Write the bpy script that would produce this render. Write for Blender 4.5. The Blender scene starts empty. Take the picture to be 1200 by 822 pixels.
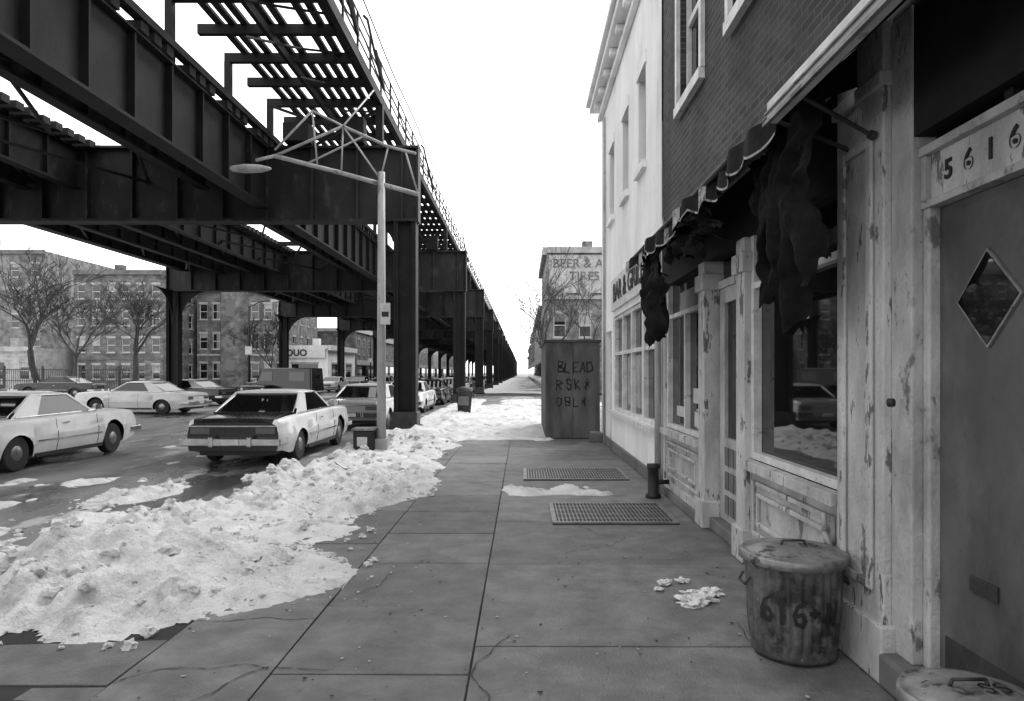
import bpy, bmesh, math, random
from mathutils import Vector, Matrix, Euler, noise
random.seed(7)
R=math.radians
scene=bpy.context.scene
# ---------------------------------------------------------------- materials
def mat(name,c,rough=.8,var=.25,scale=3.,bump=0.,bscale=25.,metal=0.,c2=None,thr=.6,s2=4.,soft=.06,stretch=(1,1,1),spec=.5,c3=None,thr3=.6,s3=20.,wet=None):
    m=bpy.data.materials.new(name); m.use_nodes=True
    nt=m.node_tree; N=nt.nodes; L=nt.links
    b=N['Principled BSDF']
    b.inputs['Roughness'].default_value=rough; b.inputs['Metallic'].default_value=metal
    b.inputs['Specular IOR Level'].default_value=spec
    tc=N.new('ShaderNodeTexCoord'); mp=N.new('ShaderNodeMapping'); mp.inputs['Scale'].default_value=stretch
    L.new(tc.outputs['Object'],mp.inputs['Vector'])
    n=N.new('ShaderNodeTexNoise'); n.inputs['Scale'].default_value=scale; n.inputs['Detail'].default_value=8; n.inputs['Roughness'].default_value=.65
    L.new(mp.outputs[0],n.inputs['Vector'])
    r=N.new('ShaderNodeValToRGB'); a=c*(1-var); d=min(1,c*(1+var))
    r.color_ramp.elements[0].position=.36; r.color_ramp.elements[0].color=(a,a,a,1)
    r.color_ramp.elements[1].position=.64; r.color_ramp.elements[1].color=(d,d,d,1)
    L.new(n.outputs['Fac'],r.inputs['Fac']); out=r.outputs['Color']
    for q,(cc,tt,sc,sf) in enumerate(((c2,thr,s2,soft),(c3,thr3,s3,.05))):
        if cc is None: continue
        n2=N.new('ShaderNodeTexNoise'); n2.inputs['Scale'].default_value=sc; n2.inputs['Detail'].default_value=10; n2.inputs['Roughness'].default_value=.7
        L.new(mp.outputs[0],n2.inputs['Vector'])
        r2=N.new('ShaderNodeValToRGB'); r2.color_ramp.elements[0].position=tt; r2.color_ramp.elements[0].color=(0,0,0,1)
        r2.color_ramp.elements[1].position=tt+sf; r2.color_ramp.elements[1].color=(1,1,1,1)
        L.new(n2.outputs['Fac'],r2.inputs['Fac'])
        mx=N.new('ShaderNodeMixRGB'); L.new(r2.outputs['Color'],mx.inputs[0]); L.new(out,mx.inputs[1]); mx.inputs[2].default_value=(cc,cc,cc,1)
        out=mx.outputs[0]
        if wet is not None and q==0:
            mr=N.new('ShaderNodeMapRange'); mr.inputs['To Min'].default_value=rough; mr.inputs['To Max'].default_value=wet
            L.new(r2.outputs['Color'],mr.inputs['Value']); L.new(mr.outputs[0],b.inputs['Roughness'])
    L.new(out,b.inputs['Base Color'])
    if bump>0:
        n3=N.new('ShaderNodeTexNoise'); n3.inputs['Scale'].default_value=bscale; n3.inputs['Detail'].default_value=8
        L.new(tc.outputs['Object'],n3.inputs['Vector'])
        bp=N.new('ShaderNodeBump'); bp.inputs['Strength'].default_value=bump; bp.inputs['Distance'].default_value=.02
        L.new(n3.outputs['Fac'],bp.inputs['Height']); L.new(bp.outputs[0],b.inputs['Normal'])
    return m
def brickmat(name,c1,c2,mortar,axis='Y',bw=.21,bh=.07,ms=.008,bias=0.):
    m=bpy.data.materials.new(name); m.use_nodes=True; nt=m.node_tree;N=nt.nodes;L=nt.links
    b=N['Principled BSDF']; b.inputs['Roughness'].default_value=.85
    tc=N.new('ShaderNodeTexCoord'); sp=N.new('ShaderNodeSeparateXYZ'); cb=N.new('ShaderNodeCombineXYZ'); ad=N.new('ShaderNodeMath')
    L.new(tc.outputs['Object'],sp.inputs[0]); L.new(sp.outputs['X'],ad.inputs[0]); L.new(sp.outputs['Y'],ad.inputs[1])
    L.new(ad.outputs[0],cb.inputs['X']); L.new(sp.outputs['Z'],cb.inputs['Y'])
    br=N.new('ShaderNodeTexBrick'); L.new(cb.outputs[0],br.inputs['Vector'])
    br.inputs['Scale'].default_value=1; br.inputs['Brick Width'].default_value=bw; br.inputs['Row Height'].default_value=bh
    br.inputs['Mortar Size'].default_value=ms; br.inputs['Bias'].default_value=bias
    br.inputs['Color1'].default_value=(c1,)*3+(1,); br.inputs['Color2'].default_value=(c2,)*3+(1,); br.inputs['Mortar'].default_value=(mortar,)*3+(1,)
    n=N.new('ShaderNodeTexNoise'); n.inputs['Scale'].default_value=1.3; n.inputs['Detail'].default_value=8; L.new(tc.outputs['Object'],n.inputs['Vector'])
    r=N.new('ShaderNodeValToRGB'); r.color_ramp.elements[0].position=.36;r.color_ramp.elements[0].color=(.4,.4,.4,1); r.color_ramp.elements[1].position=.64
    r.color_ramp.elements[1].color=(1,1,1,1)
    L.new(n.outputs['Fac'],r.inputs['Fac']); mx=N.new('ShaderNodeMixRGB'); mx.blend_type='MULTIPLY'; mx.inputs[0].default_value=1
    L.new(br.outputs['Color'],mx.inputs[1]); L.new(r.outputs['Color'],mx.inputs[2]); L.new(mx.outputs[0],b.inputs['Base Color'])
    bp=N.new('ShaderNodeBump'); bp.inputs['Strength'].default_value=.6; bp.inputs['Distance'].default_value=.01; bp.invert=True
    L.new(br.outputs['Fac'],bp.inputs['Height']); L.new(bp.outputs[0],b.inputs['Normal'])
    return m
M={}
M['steel']=mat('el_steel_paint',.008,.65,.5,1.5,.3,12,c2=.02,thr=.6,s2=2.5,spec=.3)
M['steel_lt']=mat('el_steel_weathered',.017,.6,.5,1.5,.2,12,c2=.042,thr=.57,s2=3,spec=.3,stretch=(1,1,.4))
M['wood_tie']=mat('creosote_wood',.012,.9,.4,4)
M['plank']=mat('walkway_plank',.018,.9,.4,4)
M['slabs']=[mat('sidewalk_concrete_%d'%i,v,.66,.30,3.2,.45,80,c2=v*.5,thr=.50,s2=.75,soft=.16,c3=v*.45,thr3=.62,s3=38,wet=.42) for i,v in enumerate((.10,.125,.14,.16))]
M['gap']=mat('joint_dirt',.018,.9)
M['curb']=mat('curb_stone',.22,.8,.3,5,.3,40)
M['asphalt']=mat('road_asphalt',.13,.62,.6,1.1,.4,50,c2=.028,thr=.49,s2=.45,soft=.10,stretch=(1,.35,1),c3=.34,thr3=.585,s3=1.5,wet=.16)
M['ground']=mat('ground_dirt_snow',.2,.9,.4,.3,0,c2=.6,thr=.52,s2=.15)
M['whitewall']=mat('white_stucco',.80,.85,.12,1.2,.35,9,c2=.52,thr=.56,s2=1.1,soft=.2,stretch=(1,1,.45),c3=.33,thr3=.67,s3=7)
M['peel']=mat('peeling_white_paint',.46,.6,.28,4,.5,35,c2=.12,thr=.565,s2=8,soft=.03,stretch=(1,1,.3),c3=.06,thr3=.64,s3=26)
M['peel2']=mat('worn_cream_paint',.38,.6,.3,3,.45,35,c2=.13,thr=.575,s2=5,soft=.05,stretch=(1,1,.5),c3=.07,thr3=.65,s3=22)
M['trim']=mat('white_trim',.60,.5,.2,5,0,c2=.28,thr=.6,s2=8)
M['glass']=mat('dark_window_glass',.006,.025,.1,spec=.75)
M['glass_shade']=mat('window_with_shade',.28,.12,.3,2)
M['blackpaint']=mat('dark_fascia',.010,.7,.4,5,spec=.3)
M['canvas']=mat('awning_canvas',.012,.95,.5,6,.3,40,spec=.2)
M['canvas_lt']=mat('awning_trim',.30,.9,.5,9,c2=.06,thr=.54,s2=14)
M['cloth']=mat('black_tattered_cloth',.010,.95,.6,5,.4,30,spec=.2)
M['door']=mat('grey_metal_door',.075,.30,.4,1.4,.08,20,c2=.16,thr=.50,s2=.9,soft=.25,stretch=(1,1,.6),c3=.035,thr3=.64,s3=16)
M['galv']=mat('galvanised_steel',.22,.5,.4,7,.2,20,metal=.4,c2=.05,thr=.54,s2=5,c3=.03,thr3=.62,s3=18)
M['galv_dk']=mat('galvanised_steel_worn',.12,.55,.5,6,.25,20,metal=.35,c2=.035,thr=.5,s2=5,soft=.1,c3=.3,thr3=.64,s3=18)
M['black']=mat('black_paint',.008,.6,.2)
M['iron']=mat('cast_iron',.025,.6,.5,6,.2,30)
M['grate']=mat('grate_metal',.16,.5,.3,6,metal=.3)
M['snow']=mat('snow',.62,.8,.16,3,1.0,45,c2=.30,thr=.535,s2=2.2,soft=.14,c3=.09,thr3=.635,s3=13)
M['snowthin']=mat('slush',.55,.7,.2,4,.4,35,c2=.25,thr=.52,s2=3,soft=.15)
M['plywood']=mat('weathered_plywood',.085,.85,.4,2.5,.2,30,stretch=(1,1,.25),c2=.04,thr=.56,s2=3)
M['white']=mat('white_car_paint',.64,.22,.07,2,c2=.42,thr=.57,s2=1.6,soft=.25)
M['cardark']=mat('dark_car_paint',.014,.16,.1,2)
M['cargrey']=mat('grey_car_paint',.26,.2,.1,2)
M['chrome']=mat('chrome',.5,.16,.15,6,metal=1)
M['hub']=mat('wheel_cover',.22,.3,.3,8,metal=.8)
M['rubber']=mat('tyre_rubber',.016,.8,.3,8)
M['lens']=mat('tail_lamp_lens',.08,.2,.1)
M['bulb']=mat('headlamp_glass',.5,.15,.1)
M['bark']=mat('tree_bark',.04,.9,.4,8,.4,20)
M['pole']=mat('lamp_pole_aluminium',.36,.5,.25,4,c2=.16,thr=.56,stretch=(1,1,.3))
M['paper']=mat('paper',.7,.8,.15,9,.4,25)
M['sign']=mat('sign_face',.5,.5,.2,5)
M['brick_dark']=brickmat('dark_brick',.016,.055,.10,bias=.1)
M['brick_mid']=brickmat('mid_brick',.12,.20,.23,bw=.4,bh=.14)
M['brick_lt']=brickmat('grey_brick',.19,.27,.31,bw=.4,bh=.14)
M['stone']=mat('building_stone',.34,.85,.25,1.5,.2,20,c2=.2,thr=.58,s2=1)
M['stone_dk']=mat('building_stone_dark',.13,.85,.3,1.5)
M['advert']=mat('faded_whitewash',.42,.85,.3,1.2,c2=.14,thr=.53,s2=1.2,soft=.1)
M['roof']=mat('roof_tar',.05,.9)
# ---------------------------------------------------------------- mesh builder
class MB:
    def __init__(s,m,smooth=False,bevel=0): s.v=[];s.f=[];s.m=m;s.smooth=smooth;s.bevel=bevel
    def add(s,vs,fs):
        o=len(s.v); s.v+= [tuple(v) for v in vs]; s.f+=[tuple(i+o for i in f) for f in fs]
    def hexa(s,p): s.add(p,[(0,3,2,1),(4,5,6,7),(0,1,5,4),(1,2,6,5),(2,3,7,6),(3,0,4,7)])
    def box(s,x0,x1,y0,y1,z0,z1): s.hexa([(x0,y0,z0),(x1,y0,z0),(x1,y1,z0),(x0,y1,z0),(x0,y0,z1),(x1,y0,z1),(x1,y1,z1),(x0,y1,z1)])
    def quad(s,*p): s.add(p,[tuple(range(len(p)))])
    def tube(s,p0,p1,r0,r1=None,n=8,cap=True):
        if r1 is None:r1=r0
        p0=Vector(p0);p1=Vector(p1);d=(p1-p0)
        if d.length<1e-6:return
        d.normalize(); a=d.orthogonal().normalized(); b=d.cross(a)
        vs=[];
        for p,r in((p0,r0),(p1,r1)):
            for i in range(n):
                t=2*math.pi*i/n; vs.append(p+(a*math.cos(t)+b*math.sin(t))*r)
        fs=[(i,(i+1)%n,n+(i+1)%n,n+i) for i in range(n)]
        if cap: fs+=[tuple(range(n))[::-1],tuple(range(n,2*n))]
        s.add(vs,fs)
    def path(s,pts,r,n=6):
        for a,b in zip(pts[:-1],pts[1:]): s.tube(a,b,r,r,n)
    def lathe(s,cx,cy,prof,n=24,mod=None):
        vs=[];k=len(prof)
        for i in range(n):
            t=2*math.pi*i/n
            for (r,z) in prof:
                rr=r*(mod(t,z) if mod else 1); vs.append((cx+rr*math.cos(t),cy+rr*math.sin(t),z))
        fs=[]
        for i in range(n):
            j=(i+1)%n
            for q in range(k-1): fs.append((i*k+q,j*k+q,j*k+q+1,i*k+q+1))
        s.add(vs,fs)
class Obj:
    def __init__(s,name,loc=(0,0,0),rz=0):
        s.e=bpy.data.objects.new(name,None); scene.collection.objects.link(s.e); s.e.location=loc; s.e.rotation_euler=(0,0,rz); s.parts={}
        s.e.empty_display_size=.3
    def p(s,part,m,smooth=False,bevel=0):
        if part not in s.parts: s.parts[part]=MB(M[m] if isinstance(m,str) else m,smooth,bevel)
        return s.parts[part]
    def text(s,part,txt,size,loc,rot,m,ext=.006,align='CENTER',sx=1,bold=0):
        c=bpy.data.curves.new(part,'FONT'); c.body=txt;c.size=size;c.extrude=ext;c.align_x=align;c.align_y='CENTER'; c.offset=bold
        o=bpy.data.objects.new(part,c); scene.collection.objects.link(o); o.parent=s.e; o.location=loc;o.rotation_euler=rot; o.scale=(sx,1,1)
        c.materials.append(M[m])
    def done(s):
        for k,b in s.parts.items():
            if not b.f: continue
            me=bpy.data.meshes.new(k); me.from_pydata(b.v,[],b.f)
            bm=bmesh.new(); bm.from_mesh(me); bmesh.ops.recalc_face_normals(bm,faces=bm.faces); bm.to_mesh(me); bm.free()
            me.materials.append(b.m)
            if b.smooth: me.polygons.foreach_set('use_smooth',[True]*len(me.polygons))
            o=bpy.data.objects.new(k,me); scene.collection.objects.link(o); o.parent=s.e
            if b.bevel:
                md=o.modifiers.new('bevel','BEVEL'); md.width=b.bevel; md.segments=2; md.limit_method='ANGLE'; md.angle_limit=R(40)
        return s
def sheet(name,x0,x1,y0,y1,z,m):
    me=bpy.data.meshes.new(name); me.from_pydata([(x0,y0,z),(x1,y0,z),(x1,y1,z),(x0,y1,z)],[],[(0,1,2,3)]); me.materials.append(M[m])
    o=bpy.data.objects.new(name,me); scene.collection.objects.link(o); return o
class Wall:
    def __init__(s,ob,o,ud,n,prefix=''): s.ob=ob;s.o=Vector(o);s.u=Vector(ud);s.n=Vector(n);s.px=prefix
    def P(s,u,v,d=0): return s.o+s.u*u+Vector((0,0,v))+s.n*d
    def obox(s,b,u0,u1,v0,v1,d0,d1):
        b.hexa([s.P(u0,v0,d0),s.P(u1,v0,d0),s.P(u1,v0,d1),s.P(u0,v0,d1),s.P(u0,v1,d0),s.P(u1,v1,d0),s.P(u1,v1,d1),s.P(u0,v1,d1)])
    def build(s,U,V,ops,wm,rev=.15,frame='trim',glass='glass',sill='stone',fw=.05,mid=True,shade=.3,lintel=True):
        b=s.ob.p(s.px+'wall',wm)
        us=sorted({U[0],U[1],*[x for o in ops for x in o[:2]]}); vs=sorted({V[0],V[1],*[x for o in ops for x in o[2:4]]})
        for i in range(len(us)-1):
            for j in range(len(vs)-1):
                cu=(us[i]+us[i+1])/2;cv=(vs[j]+vs[j+1])/2
                if any(o[0]<cu<o[1] and o[2]<cv<o[3] for o in ops):continue
                b.quad(s.P(us[i],vs[j]),s.P(us[i+1],vs[j]),s.P(us[i+1],vs[j+1]),s.P(us[i],vs[j+1]))
        for (a,c,e,f) in ops:
            b.quad(s.P(a,e),s.P(a,f),s.P(a,f,-rev),s.P(a,e,-rev)); b.quad(s.P(c,e),s.P(c,f),s.P(c,f,-rev),s.P(c,e,-rev))
            b.quad(s.P(a,e),s.P(c,e),s.P(c,e,-rev),s.P(a,e,-rev)); b.quad(s.P(a,f),s.P(c,f),s.P(c,f,-rev),s.P(a,f,-rev))
            g=s.ob.p(s.px+'glass',glass); mv=(e+f)/2
            if random.random()<shade:
                k=f-(f-e)*random.uniform(.25,.6)
                s.ob.p(s.px+'shade','glass_shade').quad(s.P(a,k,-rev),s.P(c,k,-rev),s.P(c,f,-rev),s.P(a,f,-rev))
                g.quad(s.P(a,e,-rev),s.P(c,e,-rev),s.P(c,k,-rev),s.P(a,k,-rev))
            else: g.quad(s.P(a,e,-rev),s.P(c,e,-rev),s.P(c,f,-rev),s.P(a,f,-rev))
            fb=s.ob.p(s.px+'window_frames',frame); d0=-rev+.003;d1=-rev+.05
            s.obox(fb,a,a+fw,e,f,d0,d1); s.obox(fb,c-fw,c,e,f,d0,d1)
            s.obox(fb,a+fw,c-fw,e,e+fw,d0,d1-.002); s.obox(fb,a+fw,c-fw,f-fw,f,d0,d1-.002)
            if mid: s.obox(fb,a+fw,c-fw,mv-fw/2,mv+fw/2,d0,d1-.004)
            if sill:
                sb=s.ob.p(s.px+'sills',sill); s.obox(sb,a-.08,c+.08,e-.12,e-.003,.002,.07)
                if lintel: s.obox(sb,a-.08,c+.08,f+.003,f+.2,.002,.03)
# ---------------------------------------------------------------- ground, road, sidewalk
sheet('ground',-1500,1500,-300,3000,-.16,'ground')
sheet('road',-18.9,-3.6,-20,900,-.14,'asphalt')
sheet('cross_street',-140,-18.9,27,39,-.144,'asphalt')
sheet('cross_street',-3.6,140,42,51,-.144,'asphalt')
sheet('lane_marking',-11.2,-11.08,40,300,-.136,'trim')
def sidewalk():
    o=Obj('sidewalk')
    o.p('bed','gap').box(-3.6,2.4,-4,42,-.15,-.012)
    cols=[(-3.42,-2.12,1.3,.9),(-2.12,-1.34,1.55,.2),(-1.34,-.28,1.06,3.63-1.06*6),(-.28,2.38,1.69,4.0-1.69*3)]
    rnd=random.Random(3)
    for ci,(x0,x1,st,y) in enumerate(cols):
        while y<42:
            g=.0055; k=random.randrange(4); dz=random.uniform(-.004,0.0); tl=random.uniform(-.005,.005)
            y1=min(y+st,42)
            if ci==0:
                # kerbside slabs are broken: split each into irregular shards along crack lines
                def chop(poly,d):
                    n=len(poly)
                    if d==0 or n<3: return [poly]
                    L=[math.dist(poly[i],poly[(i+1)%n]) for i in range(n)]; i=L.index(max(L)); j=(i+rnd.choice((n//2,max(1,n//2))))%n
                    if j==i: j=(i+2)%n
                    ta,tb=rnd.uniform(.3,.7),rnd.uniform(.25,.75)
                    pa=tuple(poly[i][q]+(poly[(i+1)%n][q]-poly[i][q])*ta for q in (0,1)); pb=tuple(poly[j][q]+(poly[(j+1)%n][q]-poly[j][q])*tb for q in (0,1))
                    A=[pa]; q=(i+1)%n
                    while True:
                        A.append(poly[q])
                        if q==j: break
                        q=(q+1)%n
                    A.append(pb); B=[pb]; q=(j+1)%n
                    while True:
                        B.append(poly[q])
                        if q==i: break
                        q=(q+1)%n
                    B.append(pa)
                    return chop(A,d-1)+chop(B,d-1)
                for q in chop([(x0+g,y+g),(x1-g,y+g),(x1-g,y1-g),(x0+g,y1-g)],rnd.choice((1,2,3,3)) if y<9 else 1):
                    n=len(q); cx=sum(a[0] for a in q)/n; cy=sum(a[1] for a in q)/n
                    q=[(cx+(a-cx)*.985,cy+(b_-cy)*.985) for a,b_ in q]; dz=rnd.uniform(-.02,.0); kk=rnd.randrange(2)
                    b=o.p('broken_slab_%d'%kk,M['slabs'][kk],bevel=.004)
                    b.add([(a,c,-.1) for a,c in q]+[(a,c,dz+rnd.uniform(-.004,.004)) for a,c in q],[tuple(range(n))[::-1],tuple(range(n,2*n))]+[(i_,(i_+1)%n,n+(i_+1)%n,n+i_) for i_ in range(n)])
            else:
                b=o.p('slab_%d'%k,M['slabs'][k],bevel=.004)
                b.hexa([(x0+g,y+g,-.1),(x1-g,y+g,-.1),(x1-g,y1-g,-.1),(x0+g,y1-g,-.1),(x0+g,y+g,dz),(x1-g,y+g,dz+tl),(x1-g,y1-g,dz-tl),(x0+g,y1-g,dz)])
            y=y1
    for k in range(16): o.p('kerb','curb',bevel=.015).box(-3.6,-3.43,-4+k*2.87,-4+k*2.87+2.86,-.15,.004)
    c=o.p('cracks','gap')
    def crack(x,y,a,L,w):
        n=int(L/.04)
        for i in range(n):
            a+=rnd.uniform(-.4,.4); x2=x+.04*math.cos(a); y2=y+.04*math.sin(a); ww=w*rnd.uniform(.3,1.1)
            c.quad((x-math.sin(a)*ww,y+math.cos(a)*ww,.0055),(x2-math.sin(a)*ww,y2+math.cos(a)*ww,.0055),(x2+math.sin(a)*ww,y2-math.cos(a)*ww,.0055),(x+math.sin(a)*ww,y-math.cos(a)*ww,.0055)); x,y=x2,y2
    for (x,y,a,L,w) in ((-.25,3.2,.5,1.1,.003),(.3,5.7,1.2,1.3,.0028),(-1.3,4.8,.9,.9,.003),(-2.1,3.5,1.0,1.2,.004),(-1.9,2.9,.3,1.0,.004),(.9,6.6,2.2,1.1,.003),(-1.2,7.9,1.3,1.5,.003),(.2,9.0,.2,1.2,.004),(1.85,3.9,2.7,.9,.003),(-2.1,4.4,-.6,.8,.004),(-1.34,2.6,.8,.7,.004)): crack(x,y,a,L,w)
    gs=o.p('gum_spots',M['gap']); gl=o.p('salt_spots','stone')
    for i in range(520):
        x=rnd.uniform(-2.1,1.85); y=2.4+13*rnd.random()**1.6; r=rnd.uniform(.003,.014); n=7; ph=rnd.random()
        vs=[(x+r*rnd.uniform(.6,1.3)*math.cos(6.283*k/n+ph),y+r*rnd.uniform(.6,1.3)*math.sin(6.283*k/n+ph),.0065) for k in range(n)]
        (gs if i%3 else gl).quad(*vs)
    o.done()
sidewalk()
def sidewalk2(name,x0,x1,y0,y1):
    o=Obj(name); b=o.p('slab',M['slabs'][2],bevel=.01); y=y0
    while y<y1: b.box(x0+.18,x1,y+.008,min(y+3,y1)-.008,-.15,0); y+=3
    o.p('kerb','curb').box(x0,x0+.17,y0,y1,-.15,.004); o.done()
sidewalk2('sidewalk',-3.6,2.4,51,420)
def lsw(y0,y1):
    o=Obj('sidewalk'); b=o.p('slab',M['slabs'][3]); b.box(-23,-19.1,y0,y1,-.15,0); o.p('kerb','curb').box(-19.09,-18.9,y0,y1,-.15,.004); o.done()
lsw(0,26); lsw(40,420)
# ---------------------------------------------------------------- snow
def ss(a,b,x): 
    t=max(0,min(1,(x-a)/(b-a))); return t*t*(3-2*t)
def band(x,a,b,s): return ss(a-s,a+s,x)*(1-ss(b-s,b+s,x))
def g0(x): return -.14+.14*ss(-3.75,-3.55,x)
def nz(x,y,s,o=4): return noise.fractal(Vector((x*s,y*s,7.3)),1.0,2.0,o)
def nz2(x,y,s,z): return noise.noise(Vector((x*s,y*s,z)))
def vor(x,y,s,z): return noise.voronoi(Vector((x*s,y*s,z)))[0][0]
def thick(x,y,fine=True):
    t=-.06
    def G(cx,cy,sx,sy,a): return a*math.exp(-(((x-cx)/sx)**2+((y-cy)/sy)**2))
    w=nz(x,y,.9); w2=nz(x,y,2.2)
    t+=G(-2.85,5.3,.98,.88,.44)+G(-4.4,5.2,1.2,.75,.34)+G(-5.9,5.5,1.1,.8,.24)+G(-2.2,6.9,.6,.45,.11)
    e=-1.4-.45*ss(9,7.2,y) -.2*ss(10,16,y) + .30*w
    t+=.18*band(x,-3.7,e,.25)*band(y,7.4,17,.5)
    t+=(.07+.10*w)*band(x,-5.0,-3.2,.5)*band(y,7.0,12.0,.6)
    t+=(.052+.17*nz(x*1.2,y*.7,1.0))*band(x,-13,-3.6,.6)*band(y,5.6,11.0,.7)
    t-=.09*(band(x,-6.6,-6.2,.12)+band(x,-5.0,-4.65,.12)+.7*band(x,-8.5,-8.2,.15))*band(y,6.3,14,.4)
    t+=.10*band(x,-3.7,-2.1,.3)*band(y,16,41.5,.8)
    t+=(.115+.05*w)*band(x,-2.8,.95+.3*w,.3)*band(y,16.2+w*.8,33,.5)
    t+=(.085+.05*w)*band(x,-1.3+w,1.9,.4)*band(y,33,41.5,1)
    t+=(.075+.02*w2)*band(x,-.35+.2*w,1.15+.35*w,.2)*band(y,8.8+.2*w,9.55+.22*w2,.13)
    t+=(.04+.10*nz(x,y*.4,.6))*band(x,-8.4,-6.4,.5)*band(y,11,60,1)
    base=ss(-.02,.13,t)
    t+=w*.035+w2*.03*ss(-.05,.05,t)
    if t>-.012: 
        t+= base*(.16*(.38-vor(x,y,2.6,1.))+.095*(.42-vor(x,y,6.,3.))+.03*nz2(x,y,17,2.2))
        if fine: t+=(.25+.75*base)*.04*(.45-vor(x,y,15.,5.))
    return t
def snowpatch(name,x0,x1,y0,y1,st,m='snow'):
    nx=int((x1-x0)/st)+1; ny=int((y1-y0)/st)+1; V=[];T=[]
    for j in range(ny):
        for i in range(nx):
            x=x0+i*st;y=y0+j*st;t=thick(x,y,st<.05);T.append(t); V.append((x,y,g0(x)+(t if t>0 else max(t,-.02)-.004)))
    F=[]
    for j in range(ny-1):
        for i in range(nx-1):
            q=(j*nx+i,j*nx+i+1,(j+1)*nx+i+1,(j+1)*nx+i)
            if max(T[k] for k in q)>0: F.append(q)
    used=sorted({k for f in F for k in f}); mp={k:i for i,k in enumerate(used)}
    me=bpy.data.meshes.new(name); me.from_pydata([V[k] for k in used],[],[tuple(mp[k] for k in f) for f in F]); me.materials.append(M[m])
    me.polygons.foreach_set('use_smooth',[True]*len(me.polygons))
    o=bpy.data.objects.new(name,me); scene.collection.objects.link(o)
snowpatch('snow_pile',-7.5,1.7,3.6,11,.026)
snowpatch('snow_bank',-13.5,-7.5,5,11.5,.07)
snowpatch('snow_bank',-9.5,2.2,11,42,.08)
def clods():
    rnd=random.Random(12); V=[];F=[]
    bm=bmesh.new(); bmesh.ops.create_icosphere(bm,subdivisions=2,radius=1); bv=[v.co.copy() for v in bm.verts]; bf=[tuple(v.index for v in f.verts) for f in bm.faces]; bm.free()
    k=0
    while k<1400:
        x=rnd.uniform(-6.5,-1.0); y=rnd.uniform(3.9,16)
        t=thick(x,y)
        if t<-.035: continue
        s=.008+.05*rnd.random()**3 
        if t>.12: s*=1.6
        o=len(V); z=g0(x)+max(0,t)+s*.2; sd_=rnd.uniform(0,99)
        for c in bv:
            q=.7+.7*noise.noise(c*1.6+Vector((sd_,0,0))); V.append((x+c.x*s*q*1.2,y+c.y*s*q,z+c.z*s*q*.8))
        F+=[tuple(i+o for i in f) for f in bf]; k+=1
    me=bpy.data.meshes.new('snow_clods'); me.from_pydata(V,[],F); me.materials.append(M['snow']); o=bpy.data.objects.new('snow_clods',me); scene.collection.objects.link(o)
clods()
def farsnow():
    V=[];F=[]; nx=24; ny=150
    for j in range(ny):
        for i in range(nx):
            x=-3.9+i*.25; y=51+j*1.0; t=.05*band(x,-3.6,-.6+.8*nz(x,y,.3),.5)+.08*nz(x,y,.35); V.append((x,y,g0(x)+(t if t>0 else -.02)))
    for j in range(ny-1):
        for i in range(nx-1): F.append((j*nx+i,j*nx+i+1,(j+1)*nx+i+1,(j+1)*nx+i))
    me=bpy.data.meshes.new('snow_bank'); me.from_pydata(V,[],F); me.materials.append(M['snow']); o=bpy.data.objects.new('snow_bank',me); scene.collection.objects.link(o)
farsnow()
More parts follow.
